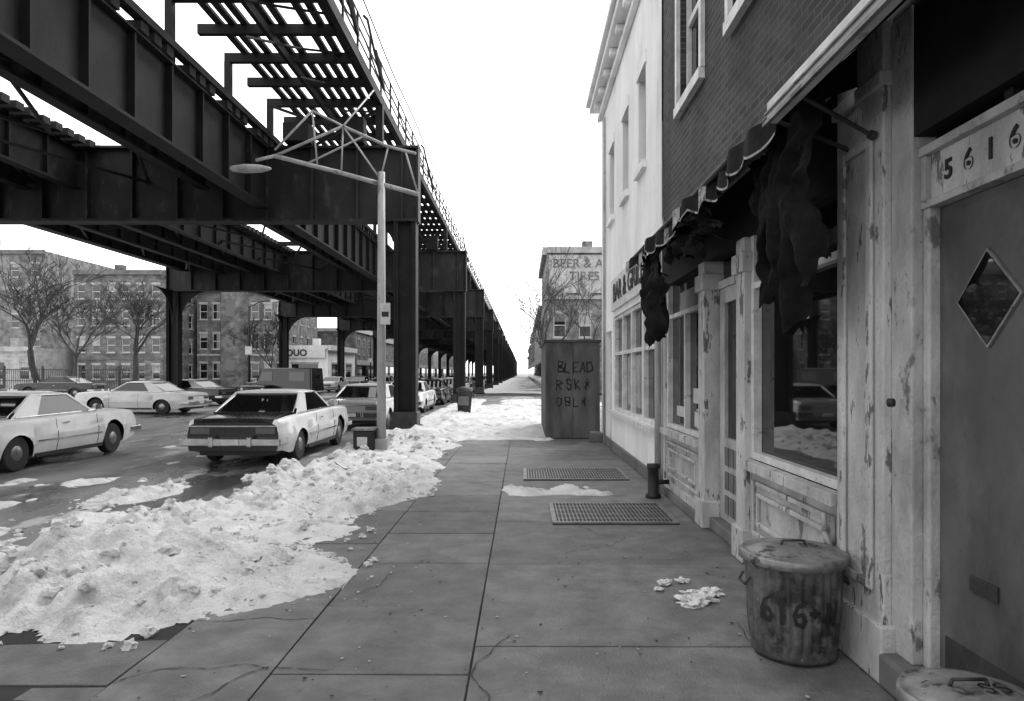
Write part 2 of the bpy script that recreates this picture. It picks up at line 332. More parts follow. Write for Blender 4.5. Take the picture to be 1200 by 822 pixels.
# ---------------------------------------------------------------- elevated railway
def elevated():
    o=Obj('elevated_railway'); S=o.p('girders','steel'); C=o.p('columns','steel'); L2=o.p('cross_girders','steel_lt'); T=o.p('ties','wood_tie'); P=o.p('walkway_planks','plank'); B=o.p('column_bases','iron',bevel=.03); RL=o.p('railing','steel')
    XR=-3.3; XL=-18.3; ys=[19.4+16.5*k for k in range(-2,24)]
    for y in ys:
        for X in (XR,XL):
            C.box(X-.31,X-.27,y-.24,y+.24,-.1,5.95); C.box(X+.27,X+.31,y-.24,y+.24,-.1,5.95); C.box(X-.27,X+.27,y-.03,y+.03,-.1,5.95)
            for sx in (-.27,.19): 
                C.box(X+sx,X+sx+.08,y-.20,y-.17,-.1,5.95); C.box(X+sx,X+sx+.08,y+.17,y+.20,-.1,5.95)
            B.box(X-.36,X+.36,y-.33,y+.33,-.14,.5); B.box(X-.42,X+.42,y-.39,y+.39,-.14,.12)
            for (dx,dy) in ((0,1),(0,-1),((-1 if X==XR else 1),0)):
                if dx and X==XR: rr=.9
                else: rr=1.7 if X==XL else 1.1
                if dy and X==XR: continue
                n=8
                for i in range(n):
                    a0=math.pi/2*i/n;a1=math.pi/2*(i+1)/n
                    pts=[]
                    q0=(rr-rr*math.cos(a0),5.9-rr+rr*math.sin(a0)); q1=(rr-rr*math.cos(a1),5.9-rr+rr*math.sin(a1))
                    off=.3 if dx else .22
                    for (r_,z_) in (q0,q1,(q1[0],5.92),(q0[0],5.92)):
                        pts.append((r_+off,z_))
                    w=.03
                    if dx: C.hexa([(X+dx*a,y-w,z) for a,z in pts]+[(X+dx*a,y+w,z) for a,z in pts])
                    else: C.hexa([(X-w,y+dy*a,z) for a,z in pts]+[(X+w,y+dy*a,z) for a,z in pts])
        x0,x1=XL-.35,XR+.38
        L2.box(x0+.03,x1-.03,y-.04,y+.04,5.93,7.92); L2.box(x0,x1,y-.25,y+.25,5.86,5.93); L2.box(x0,x1,y-.25,y+.25,7.92,7.98)
        x=x0+.03
        while x<x1: L2.box(x-.03,x+.03,y-.2,y+.2,5.932,7.918); x+=1.27
        L2.box(x1-.06,x1-.003,y-.22,y+.22,5.932,7.918)
    for X,zb,w in ((-7.25,6.2,.2),(-8.9,6.75,.14),(-9.7,7.3,.10),(-12.5,6.75,.14),(-13.9,6.75,.14),(-15.6,6.75,.14),(-17.6,6.9,.2)):
        for i,y in enumerate(ys[:-1]):
            a=y+.27;b=ys[i+1]-.27; zt=7.88
            S.box(X-.025,X+.025,a,b,zb+.04,zt-.04); S.box(X-w,X+w,a,b,zb-.02,zb+.04); S.box(X-w,X+w,a,b,zt-.04,zt)
            for k in range(1,12 if y<60 else 1): S.box(X-w*.85,X+w*.85,a+k*1.33,a+k*1.33+.05,zb+.042,zt-.042)
    for i,y in enumerate(ys[:-1]):
        for k in range(4):
            yy=y+4.1*k+.3
            xs=[-7.25,-8.9,-10.6,-12.3,-13.9,-15.6,-17.6]
            for j in range(6):
                S.path([(xs[j],yy if j%2 else yy+3.9,7.0),(xs[j+1],yy+3.9 if j%2 else yy,7.0)],.045,4)
    y=-10; k=0
    while y<230:
        d=.02*random.random(); wd=.26
        T.box(-11.1,-7.0-.3*(k%4==0),y,y+wd,7.9,8.08+d); T.box(-17.9,-12.02,y,y+wd,7.9,8.08+d)
        if k%15==5: T.box(-12.02,-11.1,y,y+wd,7.9,8.08)
        y+=.46; k+=1
    T.box(-17.9,-7,230,ys[-1],7.9,8.1)
    for X in (-8.3,-9.75,-12.9,-14.35,-15.8,-17.25): S.box(X-.035,X+.035,-10,ys[-1],8.1,8.24)
    for X in (-7.05,-17.85): S.box(X-.1,X+.1,-10,ys[-1],8.1,8.25)
    for X in (-9.0,-13.6,-16.5): P.box(X-.45,X+.45,-10,ys[-1],8.105,8.14)
    x=-6.95
    while x<-4.2:
        y=8.
        while y<ys[-1]:
            ln=random.choice((4.6,6.9,9.2)) if y<90 else 60
            if random.random()<.95: P.box(x,x+.17,y,y+ln-.03,9.5,9.57)
            y+=ln
        x+=.285
    y=8.5; k=0
    while y<ys[-1]:
        S.box(-7.35,-4.05,y-.07,y+.07,9.27,9.49)
        if k%2==0:
            S.box(-7.35,-7.2,y-.08,y+.08,7.98,9.27)
        RL.box(-4.1,-4.05,y-.025,y+.025,9.5,10.55)
        if y>150:y+=2.3;k+=1
        y+=1.4;k+=1
    for z in (9.9,10.2,10.52): RL.box(-4.09,-4.06,8,ys[-1],z,z+.035)
    S.box(-4.12,-3.98,8,ys[-1],9.2,9.485); S.box(-5.7,-5.6,8,ys[-1],9.08,9.265)
    for y in ys[1:]:
        C.box(-4.15,-3.95,y-.1,y+.1,7.98,9.2); S.path([(-4.05,y,8.1),(-7.2,y,9.2)],.05,4); S.path([(-4.05,y,9.1),(-6.0,y,8.0)],.05,4)
        S.box(-5.0,-4.4,y-.5,y-.1,8.0,8.7); S.box(-6.6,-5.9,y-.6,y+.1,8.0,8.5)
    cb=o.p('cables','steel')
    for y0 in (12.3,13.1,14.4,17.2,27,45):
        pts=[(-4.0,y0,10.6)]
        for i in range(13):
            a=math.pi*i/12; pts.append((-3.9+.3*math.sin(a),y0+.5*(1-math.cos(a)),10.5-1.5*math.sin(a)*.9-.3*i/12))
        cb.path(pts,.035,6)
    pts=[(-3.85,y,9.75-.25*math.sin(y*.76)**2) for y in [9+i*.6 for i in range(240)]]; cb.path(pts,.022,5)
    pts=[(-3.9,y,10.75-.12*math.sin(y*.38)**2) for y in [9+i*.8 for i in range(200)]]; cb.path(pts,.018,5)
    for y in (33,66,99): cb.box(-6.3,-5.6,y,y+.5,8.0,9.0)
    for i in range(5):
        y0=10+i*1.9; cb.path([(-6.6+.5*i,y0,8.4),(-5.2,y0+2.2,9.2),(-4.1,y0+3.4,9.6)],.03,5)
    o.done()
elevated()
# ---------------------------------------------------------------- street lamp with truss arm
def lamp(px,Z):
    o=Obj('street_lamp'); s=Z/800.
    def P(x,y,dz=0): return ((x-612)*s,Z+dz,1.6-(y-437)*s)
    b=o.p('pole','pole',True); X=P(447,0)[0]
    b.tube((X,Z,0),(X,Z,P(0,202)[2]),.095,.07,12)
    o.p('foot','pole',bevel=.01).box(X-.14,X+.14,Z-.14,Z+.14,0,.28)
    a=o.p('arm','pole',True)
    a.path([P(490,228),P(447,216),P(400,203),P(322,183)],.045,8)
    a.path([P(488,182,-.1),P(455,172),P(402,148),P(322,183)],.03,8)
    a.path([P(402,148),P(366,130),P(322,176)],.022,6)
    for q in ((P(455,172),P(447,205)),(P(402,148),P(400,203)),(P(402,148),P(447,212)),(P(430,158),P(360,192)),(P(475,178),P(490,228)),(P(366,130),P(372,196))): a.path(q,.02,6)
    a.path([P(402,148),(P(410,100)[0],Z+2.2,8.2)],.02,6)
    a.path([P(322,183),P(300,188)],.035,8)
    l=o.p('luminaire','pole',True); x,y,z=P(293,199)
    n=10; vs=[];prof=[(-.40,.03),(-.36,.08),(-.1,.125),(.2,.11),(.36,.06),(.42,.03)]
    for (t,r) in prof:
        for i in range(n): 
            q=2*math.pi*i/n; vs.append((x+t,y+r*math.cos(q),z+.02+r*.7*math.sin(q)))
    fs=[(i*n+j,i*n+(j+1)%n,(i+1)*n+(j+1)%n,(i+1)*n+j) for i in range(len(prof)-1) for j in range(n)]+[tuple(range(n)),tuple(range(len(vs)-n,len(vs)))]
    l.add(vs,fs)
    sg=o.p('parking_sign','sign',bevel=.004); sg.box(X+.0,X+.2,Z-.12,Z-.108,P(0,381)[2],P(0,356)[2])
    o.p('sign_band','black').box(X+.03,X+.17,Z-.126,Z-.1205,P(0,372)[2],P(0,366)[2])
    o.done()
    u=Obj('utility_box'); bb=u.p('case','steel_lt',bevel=.02); bb.box(X-.50,X-.10,Z-.3,Z+.1,.0,.46); u.p('lid','galv').box(X-.53,X-.08,Z-.33,Z+.12,.462,.5); u.p('label','sign').box(X-.42,X-.22,Z-.305,Z-.301,.15,.33)
    u.done()
lamp(447,13.76)
def bin_(X,Y):
    o=Obj('litter_bin'); b=o.p('basket','iron'); b.lathe(X,Y,[(.22,.02),(.30,.85),(.32,.87),(.32,.9)],20)
    for i in range(20):
        a=2*math.pi*i/20; b.tube((X+.23*math.cos(a),Y+.23*math.sin(a),.02),(X+.31*math.cos(a),Y+.31*math.sin(a),.88),.012,n=4)
    o.p('notice','stone_dk').box(X-.2,X+.2,Y-.36,Y-.345,.35,.7); o.p('lid','iron',True).lathe(X,Y,[(.33,.9),(.3,1.0),(.12,1.06),(0,1.07)],20)
    o.done()
bin_(-2.25,26.5)
# ---------------------------------------------------------------- cars
def lerp(tab,x):
    if x<=tab[0][0]:return tab[0][1]
    for (a,b),(c,d) in zip(tab[:-1],tab[1:]):
        if x<=c: return b+(d-b)*(x-a)/(c-a)
    return tab[-1][1]
def car(loc,rz=0,paint='white',deck=None,roof=None,wagon=False,name='parked_car',Ls=1.0):
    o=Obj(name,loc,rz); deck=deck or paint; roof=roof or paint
    L=4.95*Ls
    top=[(0,.80),(.05,.87),(.5,.91),(1.3,.93),(3.4,.96),(4.5,.93),(4.85,.89),(4.95,.80)]
    hw=[(0,.84),(.12,.90),(.8,.945),(4.0,.945),(4.75,.91),(4.95,.86)]
    wz=[(.2,.93),(.34,.975),(.5,1.0),(.62,1.0),(.66,.975),(.82,.955),(1.0,.93)]
    Rr=.39; cs=(1.08,3.98)
    st={0,.05,.12,.5,4.5,4.75,4.85,4.95,2.0,2.5,3.0,.8}
    for c in cs:
        for i in range(11): st.add(round(c+Rr*math.cos(math.pi*i/10),4))
        st.add(c-Rr-.002); st.add(c+Rr+.002)
    st=sorted(st)
    def zb(s):
        for c in cs:
            if abs(s-c)<=Rr+1e-4: return max(.22,(.30 if c<2 else .34)+math.sqrt(max(0,Rr*Rr-(s-c)**2))*(.88 if c<2 else 1))
        return .22 if .3<s<4.7 else .30
    ts=[0,.12,.3,.5,.62,.75,.9,1]
    ring=[]
    for s_ in st:
        z0=zb(s_); zt=lerp(top,s_); h=lerp(hw,s_); row=[]
        for t in ts:
            z=z0+(zt-.06-z0)*t; row.append((h*lerp(wz,z),z))
        row+=[(h*.915,zt-.02),(h*.86,zt),(h*.45,zt+.018),(0,zt+.022)]
        full=[(x,z) for x,z in row]+[(-x,z) for x,z in row[-2::-1]]
        ring.append([(x,s_*Ls,z) for x,z in full])
    n=len(ring[0]); k=len(ts)
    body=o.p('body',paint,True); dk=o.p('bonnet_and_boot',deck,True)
    vs=[p for r in ring for p in r]
    fb=[];fd=[]
    for i in range(len(ring)-1):
        for j in range(n-1):
            f=(i*n+j,i*n+j+1,(i+1)*n+j+1,(i+1)*n+j)
            (fd if k+1<=j<n-k-2 else fb).append(f)
    body.add(vs,fb); dk.add(vs,fd)
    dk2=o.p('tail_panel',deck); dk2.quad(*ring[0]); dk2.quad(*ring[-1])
    o.p('underbody','black').box(-.68,.68,.15,L-.15,.2,.72)
    b0,b1,r0,r1=(1.0,3.45,1.78,2.72) if not wagon else (.25,3.5,.5,2.75)
    zb_,zr=.93,1.34; hb,hr=.83,.66
    b0*=Ls;b1*=Ls;r0*=Ls;r1*=Ls
    gl=o.p('windows','glass')
    base=[(-hb,b0,zb_),(hb,b0,zb_),(hb,b1,zb_),(-hb,b1,zb_)]; rf=[(-hr,r0,zr),(hr,r0,zr),(hr,r1,zr),(-hr,r1,zr)]
    gl.hexa(base+rf)
    rp=o.p('roof',roof,True)
    ex=.025
    prof=[(-hr-ex,zr-.03),(-hr,zr+.015),(-hr*.6,zr+.04),(0,zr+.048),(hr*.6,zr+.04),(hr,zr+.015),(hr+ex,zr-.03)]
    ss_=[(r0-.07,-.018),(r0+.1,0.0),(r1-.12,0),(r1+.04,-.02)]
    vs=[(x,s_,z+dz) for s_,dz in ss_ for x,z in prof]+[(x,s_,zr-.03) for s_,_ in (ss_[0],ss_[-1]) for x,_z in prof]
    m_=len(prof); fs=[(i*m_+j,i*m_+j+1,(i+1)*m_+j+1,(i+1)*m_+j) for i in range(3) for j in range(m_-1)]
    fs+=[(j,j+1,4*m_+j+1,4*m_+j) for j in range(m_-1)]+[(3*m_+j,3*m_+j+1,5*m_+j+1,5*m_+j) for j in range(m_-1)]
    rp.add(vs,fs)
    pl=o.p('pillars',roof)
    def pillar(sb0,sb1,sr0,sr1):
        for sg in (-1,1):
            pts=[]
            for e in (-.03,.012):
                pts+=[(sg*(hb+e),sb0,zb_-.02),(sg*(hb+e),sb1,zb_-.02),(sg*(hr+e),sr1,zr),(sg*(hr+e),sr0,zr)]
            pl.hexa(pts)
    if not wagon: pillar(b0-.02,b0+.66,r0-.05,r0+.26)
    else: pillar(b0-.02,b0+.1,r0-.04,r0+.06); pillar(1.2*Ls,1.28*Ls,1.25*Ls,1.32*Ls)
    pillar(b1-.07,b1+.03,r1-.05,r1+.04)
    if wagon: pillar(2.3*Ls,2.36*Ls,2.3*Ls,2.35*Ls)
    ch=o.p('chrome','chrome',bevel=.015)
    for (y0,y1) in ((-.13,-.02),(L+.02,L+.13)):
        ch.box(-.90,.90,y0,y1,.40,.54)
        for sg in (-1,1): 
            xx=sg*.93; ch.box(min(xx,xx-.03*sg),max(xx,xx-.03*sg),y0+.02 if y0<0 else y0-.35,y0+.42 if y0<0 else y1-.02,.41,.53)
            ch.box(sg*.35-.04,sg*.35+.04,y0-.03 if y0<0 else y1,y0 if y0<0 else y1+.03,.38,.57)
    tr=o.p('side_trim','chrome')
    for sg in (-1,1):
        xx=sg*.945; tr.box(min(xx,xx+.012*sg),max(xx,xx+.012*sg),1.55*Ls,3.5*Ls,.485,.51)
        tr.path([(sg*.845,b0+.1,.945),(sg*.845,b1,.965)],.012,5)
        tr.path([(sg*(hr+.035),r0+.15,zr-.02),(sg*(hr+.035),r1,zr-.02)],.009,5)
        tr.box(min(sg*.93,sg*.95),max(sg*.93,sg*.95),2.3*Ls,2.43*Ls,.77,.795)
        tr.tube((sg*.92,3.28*Ls,.96),(sg*1.0,3.28*Ls,1.02),.012); tr.box(sg*1.0-.05,sg*1.0+.05,3.26*Ls,3.32*Ls,.99,1.08)
    tr.path([(-hb+.06,b0-.012,.955),(hb-.06,b0-.012,.955),(hr-.03,r0-.03,zr-.03),(-hr+.03,r0-.03,zr-.03),(-hb+.06,b0-.012,.955)],.012,5)
    se=o.p('door_seams','black')
    for sg in (-1,1):
        for s_ in (2.1,3.38):
            se.path([(sg*(.945*lerp(wz,z)+.001),s_*Ls,z) for z in (.26,.34,.5,.62,.66,.82,.88)],.006,4)
    se.path([(-.68,.04,.885),(-.68,.9,.945)],.005,4); se.path([(.68,.04,.885),(.68,.9,.945)],.005,4)
    # dark rocker panels
    for sg in (-1,1): se.box(min(sg*.885,sg*.925),max(sg*.885,sg*.925),1.52,3.54,.2,.27)
    tl=o.p('tail_lamps','lens',bevel=.008)
    for sg in (-1,1): tl.box(min(sg*.42,sg*.78),max(sg*.42,sg*.78),-.02,.01,.61,.73)
    o.p('tail_trim','chrome').box(-.80,.80,-.012,.004,.745,.765)
    o.p('number_plate','sign').box(-.16,.16,-.15,-.132,.42,.52)
    gr=o.p('grille','iron'); gr.box(-.5,.5,L-.01,L+.015,.56,.72)
    for i in range(5): o.p('grille_bars','chrome').box(-.5,.5,L+.016,L+.024,.575+i*.032,.582+i*.032)
    for sg in (-1,1): 
        o.p('headlamps','bulb',True).tube((sg*.66,L-.02,.66),(sg*.66,L+.02,.66),.085,n=16); o.p('headlamp_rims','chrome').tube((sg*.66,L-.02,.66),(sg*.66,L+.012,.66),.1,n=16)
    ty=o.p('tyres','rubber',bevel=.03); hb_=o.p('hubcaps','hub',True)
    for c in cs:
        for sg in (-1,1):
            c_=c*Ls; ty.tube((sg*.70,c_,.32),(sg*.89,c_,.32),.32,n=26); hb_.tube((sg*.88,c_,.32),(sg*.90,c_,.32),.16,.12,n=20)
    o.done(); return o
G=-.14
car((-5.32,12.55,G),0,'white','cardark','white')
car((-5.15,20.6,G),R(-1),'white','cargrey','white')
car((-5.1,28.5,G),0,'white','white','white')
for i,(y,pn) in enumerate(((36,'cardark'),(43,'cargrey'),(50,'white'),(57,'cardark'),(64,'cargrey'),(72,'white'),(80,'cardark'),(88,'cargrey'),(97,'white'),(108,'cardark'))):
    car((-5.1,y,G),0,pn)
car((-9.75,10.9,G),R(1),'white','white','white',name='passing_car')
car((-13.9,29.3,G),R(86),'white','white','white',name='passing_car')
car((-15.6,36.5,G),R(80),'cardark','cardark','cargrey',name='passing_car')
for (x,y,p,w) in ((-17.4,44,'cardark',False),(-17.4,52,'cargrey',True),(-17.3,60,'white',False),(-17.3,70,'cardark',False),(-17.3,84,'cargrey',False),(-17.3,95,'white',True),(-17.3,110,'cardark',False)):
    car((x,y+4.9,G),R(180),p,wagon=w)
car((-8.5,48,G),0,'cardark',name='passing_car'); car((-13,66,G),R(180),'cargrey',name='passing_car'); car((-9,84,G),0,'cardark',name='passing_car')
car((-27.5,44.5,0.0),R(92),'cardark'); car((-34,44,0),R(90),'cardark')
def van(loc,rz):
    o=Obj('delivery_van',loc,rz); b=o.p('body','cardark',bevel=.09)
    b.hexa([(-.95,0,.35),(.95,0,.35),(.95,4.2,.35),(-.95,4.2,.35),(-.85,.08,2.05),(.85,.08,2.05),(.85,3.6,2.05),(-.85,3.6,2.05)])
    b.box(-.9,.9,3.9,4.8,.36,1.1)
    g=o.p('windows','glass')
    for sg in(-1,1): 
        g.quad((sg*.925,2.8,1.2),(sg*.925,3.7,1.2),(sg*.885,3.55,1.8),(sg*.885,2.8,1.8)); g.quad((sg*.925,.5,1.2),(sg*.925,1.6,1.2),(sg*.885,1.6,1.8),(sg*.885,.5,1.8))
        g.quad((sg*.08,.03,1.2),(sg*.75,.03,1.2),(sg*.7,.055,1.8),(sg*.08,.055,1.8))
    g.quad((-.78,4.02,1.2),(.78,4.02,1.2),(.72,3.75,1.85),(-.72,3.75,1.85))
    c=o.p('bumpers','chrome',bevel=.02); c.box(-.93,.93,-.12,-.01,.38,.52); c.box(-.93,.93,4.82,4.93,.38,.52)
    t=o.p('tyres','rubber',bevel=.03); h=o.p('hubs','chrome')
    for y in (.85,3.9):
        for sg in(-1,1): t.tube((sg*.74,y,.35),(sg*.96,y,.35),.35,n=20); h.tube((sg*.95,y,.35),(sg*.975,y,.35),.17,n=14)
    o.done()
van((-13.6,45.5,G),R(80))
# ---------------------------------------------------------------- right side : brick shop building
FX=1.9
def shop():
    o=Obj('brick_shop_building'); W=Wall(o,(FX+.02,0,0),(0,1,0),(-1,0,0))
    W.build((-3,9.3),(3.45,9.0),[(7.25,8.28,4.82,6.75),(5.2,6.22,4.82,6.75),(3.1,4.1,4.82,6.75),(1.0,2.0,4.82,6.75)],'brick_dark',rev=.12,frame='trim',sill='trim',fw=.08,shade=.8)
    cs=o.p('casings','trim')
    for a,c in ((7.25,8.28),(5.2,6.22),(3.1,4.1)):
        W.obox(cs,a-.09,a-.002,4.82,6.85,.003,.05); W.obox(cs,c+.002,c+.09,4.82,6.85,.003,.05)
    b=o.p('side_and_roof','brick_dark'); b.box(FX+.03,12,9.16,9.29,0,9.0); b.box(FX+.03,12,-3,-2.9,0,9)
    o.p('roof','roof').box(FX+.2,12,-2.9,9.15,8.8,8.9)
    W.obox(o.p('cornice','trim'),-3,9.3,9.003,9.5,-.2,.35)
    fas=o.p('fascia','blackpaint'); W.obox(fas,-3,9.3,2.75,3.447,-.3,.01); W.obox(o.p('fascia_band','peel2'),4.15,9.3,3.3,3.44,.012,.05)
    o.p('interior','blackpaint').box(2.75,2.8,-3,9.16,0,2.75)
    sd=o.p('stone_base','stone_dk',bevel=.01); W.obox(sd,4.06,5.98,0,.1,-.2,.07); W.obox(sd,7.04,9.3,0,.1,-.2,.07)
    p=o.p('posts','peel',bevel=.012)
    for a,c,d in ((5.76,5.98,.05),(7.04,7.26,.05),(9.1,9.3,.03)): W.obox(p,a,c,.0,2.75,-.25,d)
    for a,c,d in ((5.72,6.02,.08),(7.0,7.3,.08)): W.obox(p,a,c,0.0,.28,-.2,d); W.obox(p,a,c,2.45,2.62,-.2,d)
    pp=o.p('pilaster','peel',bevel=.012); W.obox(pp,3.52,4.04,0,3.42,-.3,.06); W.obox(pp,3.48,4.08,0,.30,-.25,.09); W.obox(pp,3.50,4.06,3.08,3.16,-.2,.085)
    W.obox(pp,3.60,3.66,.45,2.85,.062,.085); W.obox(pp,3.90,3.96,.45,2.85,.062,.085); W.obox(pp,3.662,3.898,.45,.5,.062,.083); W.obox(pp,3.662,3.898,2.8,2.85,.062,.083)
    W.obox(o.p('door_jamb','peel2',bevel=.01),3.33,3.518,0.17,3.4,-.25,.02)
    W.obox(o.p('door_jamb','peel2'),3.27,3.328,0.17,2.40,-.25,-.03)
    def stall(a,c):
        q=o.p('stall_riser','peel2',bevel=.006); W.obox(q,a,c,.1,.84,-.15,0)
        s=o.p('stall_mouldings','peel',bevel=.006)
        W.obox(s,a,c,.80,.88,.002,.09); W.obox(s,a,c,.1,.2,.002,.035)
        for (x0,x1,z0,z1) in ((a+.12,c-.12,.27,.72),(a+.22,c-.22,.36,.63)):
            t=.035; W.obox(s,x0,x1,z0,z0+t,.002,.03); W.obox(s,x0,x1,z1-t,z1,.002,.03); W.obox(s,x0,x0+t,z0+t,z1-t,.002,.028); W.obox(s,x1-t,x1,z0+t,z1-t,.002,.028)
    stall(4.06,5.76); stall(7.26,9.1)
    g=o.p('shop_glass','glass'); fr=o.p('window_frames','peel',bevel=.006)
    for a,c in ((4.06,5.76),(7.26,9.1)):
        g.quad(W.P(a,.84,-.08),W.P(c,.84,-.08),W.P(c,2.75,-.08),W.P(a,2.75,-.08))
        for (x0,x1,z0,z1) in ((a,a+.07,.88,2.748),(c-.07,c,.88,2.748),(a+.07,c-.07,.882,.94),(a+.07,c-.07,2.3,2.35)): W.obox(fr,x0,x1,z0,z1,-.077,-.01)
    W.obox(fr,8.1,8.15,.94,2.3,-.077,-.012)
    ps=o.p('posters','sign')
    for (a,c,z0,z1) in ((7.5,7.95,1.25,1.42),(8.3,8.8,1.05,1.18),(7.6,7.9,.98,1.15),(4.75,5.1,1.98,2.14),(7.4,7.6,1.6,1.85)): W.obox(ps,a,c,z0,z1,-.078,-.074)
    W.obox(o.p('blind','glass_shade'),7.6,8.6,2.36,2.6,-.078,-.07)
    D=Wall(o,(FX+.18,0,0),(0,1,0),(-1,0,0))
    d=o.p('shop_door','peel2',bevel=.006)
    D.obox(d,6.0,6.16,.12,2.45,0,.05); D.obox(d,6.86,7.02,.12,2.45,0,.05); D.obox(d,6.162,6.858,.12,.95,0,.048); D.obox(d,6.162,6.858,2.3,2.45,0,.048)
    D.obox(o.p('door_transom','peel',bevel=.005),5.99,7.03,2.452,2.53,-.05,.07)
    g.quad(D.P(6.16,.95,.01),D.P(6.86,.95,.01),D.P(6.86,2.3,.01),D.P(6.16,2.3,.01)); g.quad(D.P(5.99,2.53,.01),D.P(7.03,2.53,.01),D.P(7.03,2.75,.01),D.P(5.99,2.75,.01))
    for i in range(4):
        for j in range(3): D.obox(o.p('door_ornament','stone_dk',bevel=.004),6.22+i*.16,6.33+i*.16,.2+j*.24,.38+j*.24,.05,.062)
    o.p('handle','chrome').tube(D.P(6.2,1.0,.06),D.P(6.2,1.2,.06),.015)
    W.obox(o.p('step','stone_dk',bevel=.015),5.98,7.04,0,.12,-.5,-.0)
    E=Wall(o,(FX+.10,0,0),(0,1,0),(-1,0,0))
    dd=o.p('street_door','door',bevel=.004); E.obox(dd,2.25,3.27,.19,2.39,-.05,0)
    E.obox(o.p('kick_plate','iron'),2.30,3.22,.2,.36,.001,.006)
    ms=o.p('mail_slot','iron',bevel=.004); E.obox(ms,2.86,3.04,.63,.70,.001,.012)
    def dia(b,r,d0,d1):
        cu,cv=2.92,1.92; q=[(cu-r,cv),(cu,cv-r*1.05),(cu+r,cv),(cu,cv+r*1.05)]
        b.hexa([E.P(u,v,d0) for u,v in q]+[E.P(u,v,d1) for u,v in q])
    dia(o.p('diamond_frame','galv'),.205,.001,.012); dia(o.p('diamond_glass','glass'),.19,.012,.016)
    np_=o.p('number_board','peel',bevel=.004); E.obox(np_,2.2,3.325,2.42,2.655,-.05,.03)
    nf=o.p('number_frame','peel2',bevel=.004); E.obox(nf,2.2,3.33,2.392,2.428,-.05,.06); E.obox(nf,2.2,3.33,2.647,2.69,-.05,.07); E.obox(nf,3.29,3.33,2.43,2.645,.0,.06)
    for i,chh in enumerate('5616'): o.text('house_number_%d'%i,chh,.125,E.P(3.15-.142*i,2.538,.034),(R(90),0,R(-90)),'black',.003,bold=.003)
    tg=o.p('transom_glass','glass'); tg.quad(E.P(2.2,2.69,-.02),E.P(3.33,2.69,-.02),E.P(3.33,3.4,-.02),E.P(2.2,3.4,-.02)); W.obox(fas,-3,2.2,.0,2.75,-.25,-.02)
    E.obox(o.p('transom_bar','blackpaint'),2.74,2.79,2.7,3.4,-.01,.03)
    W.obox(o.p('door_step','stone_dk',bevel=.02),2.0,3.50,0,.17,-.3,.10)
    o.p('drain_pipe','pole',True).tube((1.83,9.22,.0),(1.83,9.22,3.4),.045,n=10)
    o.p('gas_pipe','pole',True).path([(1.86,4.12,0),(1.86,4.12,.55),(1.86,4.2,.62),(1.86,4.2,.74)],.018,8)
    o.p('door_bell','iron',True).tube((1.86,3.42,1.45),(1.835,3.42,1.45),.022,n=10)
    o.done()
shop()
def awning():
    o=Obj('shop_awning'); c=o.p('canvas','canvas'); xf=1.42; zf=3.05
    def slope(y0,y1,zt=3.42):
        n=int((y1-y0)/.15)
        for i in range(n):
            a=y0+(y1-y0)*i/n;b=y0+(y1-y0)*(i+1)/n; sg=.02*math.sin(i*2.1); sg2=.02*math.sin((i+1)*2.1)
            xm=(xf+FX)/2; zm=(zf+zt)/2-.04
            c.quad((xf,a,zf),(xf,b,zf),(xm,b,zm+sg2),(xm,a,zm+sg)); c.quad((xm,a,zm+sg),(xm,b,zm+sg2),(FX+.0,b,zt),(FX,a,zt))
    slope(3.86,9.0)
    v=o.p('valance','canvas'); t=o.p('valance_trim','canvas_lt')
    w=.36; st=12
    prev=None
    N=int((9.0-3.86)/w*st)
    for i in range(N+1):
        yy=3.86+i*w/st; ph=(i%st)/st; zb=zf-.11-.06*math.sin(math.pi*ph)+.05*noise.noise(Vector((0,yy*2,0)))
        xx=xf-.02+.04*math.sin(yy*4)+.022*math.sin(yy*15)
        if prev:
            v.quad((prev[0]+.01,prev[1],zf+.01),(xx+.01,yy,zf+.01),(xx,yy,zb),(prev[0],prev[1],prev[2]))
            t.quad((prev[0]-.004,prev[1],prev[2]+.016),(xx-.004,yy,zb+.016),(xx-.004,yy,zb),(prev[0]-.004,prev[1],prev[2]))
            if (i//(st//2))%4==0 and yy>4.6: t.quad((prev[0]-.001,prev[1],zf+.006),(xx-.001,yy,zf+.006),(xx-.004,yy,zb+.018),(prev[0]-.004,prev[1],prev[2]+.018))
        prev=(xx,yy,zb)
    bar=o.p('front_bar','iron'); bar.tube((xf,3.8,zf+.015),(xf,9.05,zf+.015),.02)
    for y in (3.9,6.4,8.9): bar.tube((xf,y,zf),(FX,y,2.86),.014)
    h=o.p('housing','trim',bevel=.008); h.box(1.36,1.42,1.6,3.80,2.985,3.10)
    h2=o.p('housing_slats','galv'); h2.box(1.335,1.357,1.6,3.80,2.965,2.985); h2.box(1.345,1.358,1.6,3.8,3.03,3.04)
    c.quad((1.42,1.6,3.03),(1.42,3.8,3.03),(FX,3.8,3.44),(FX,1.6,3.44)); c.quad((1.42,3.79,3.02),(FX,3.79,3.44),(FX,3.79,3.2))
    r=o.p('support_rod','iron'); r.tube((1.43,3.5,3.02),(1.84,3.58,2.84),.012); r.tube((1.82,3.575,2.85),(1.845,3.58,2.84),.025)
    o.done()
awning()
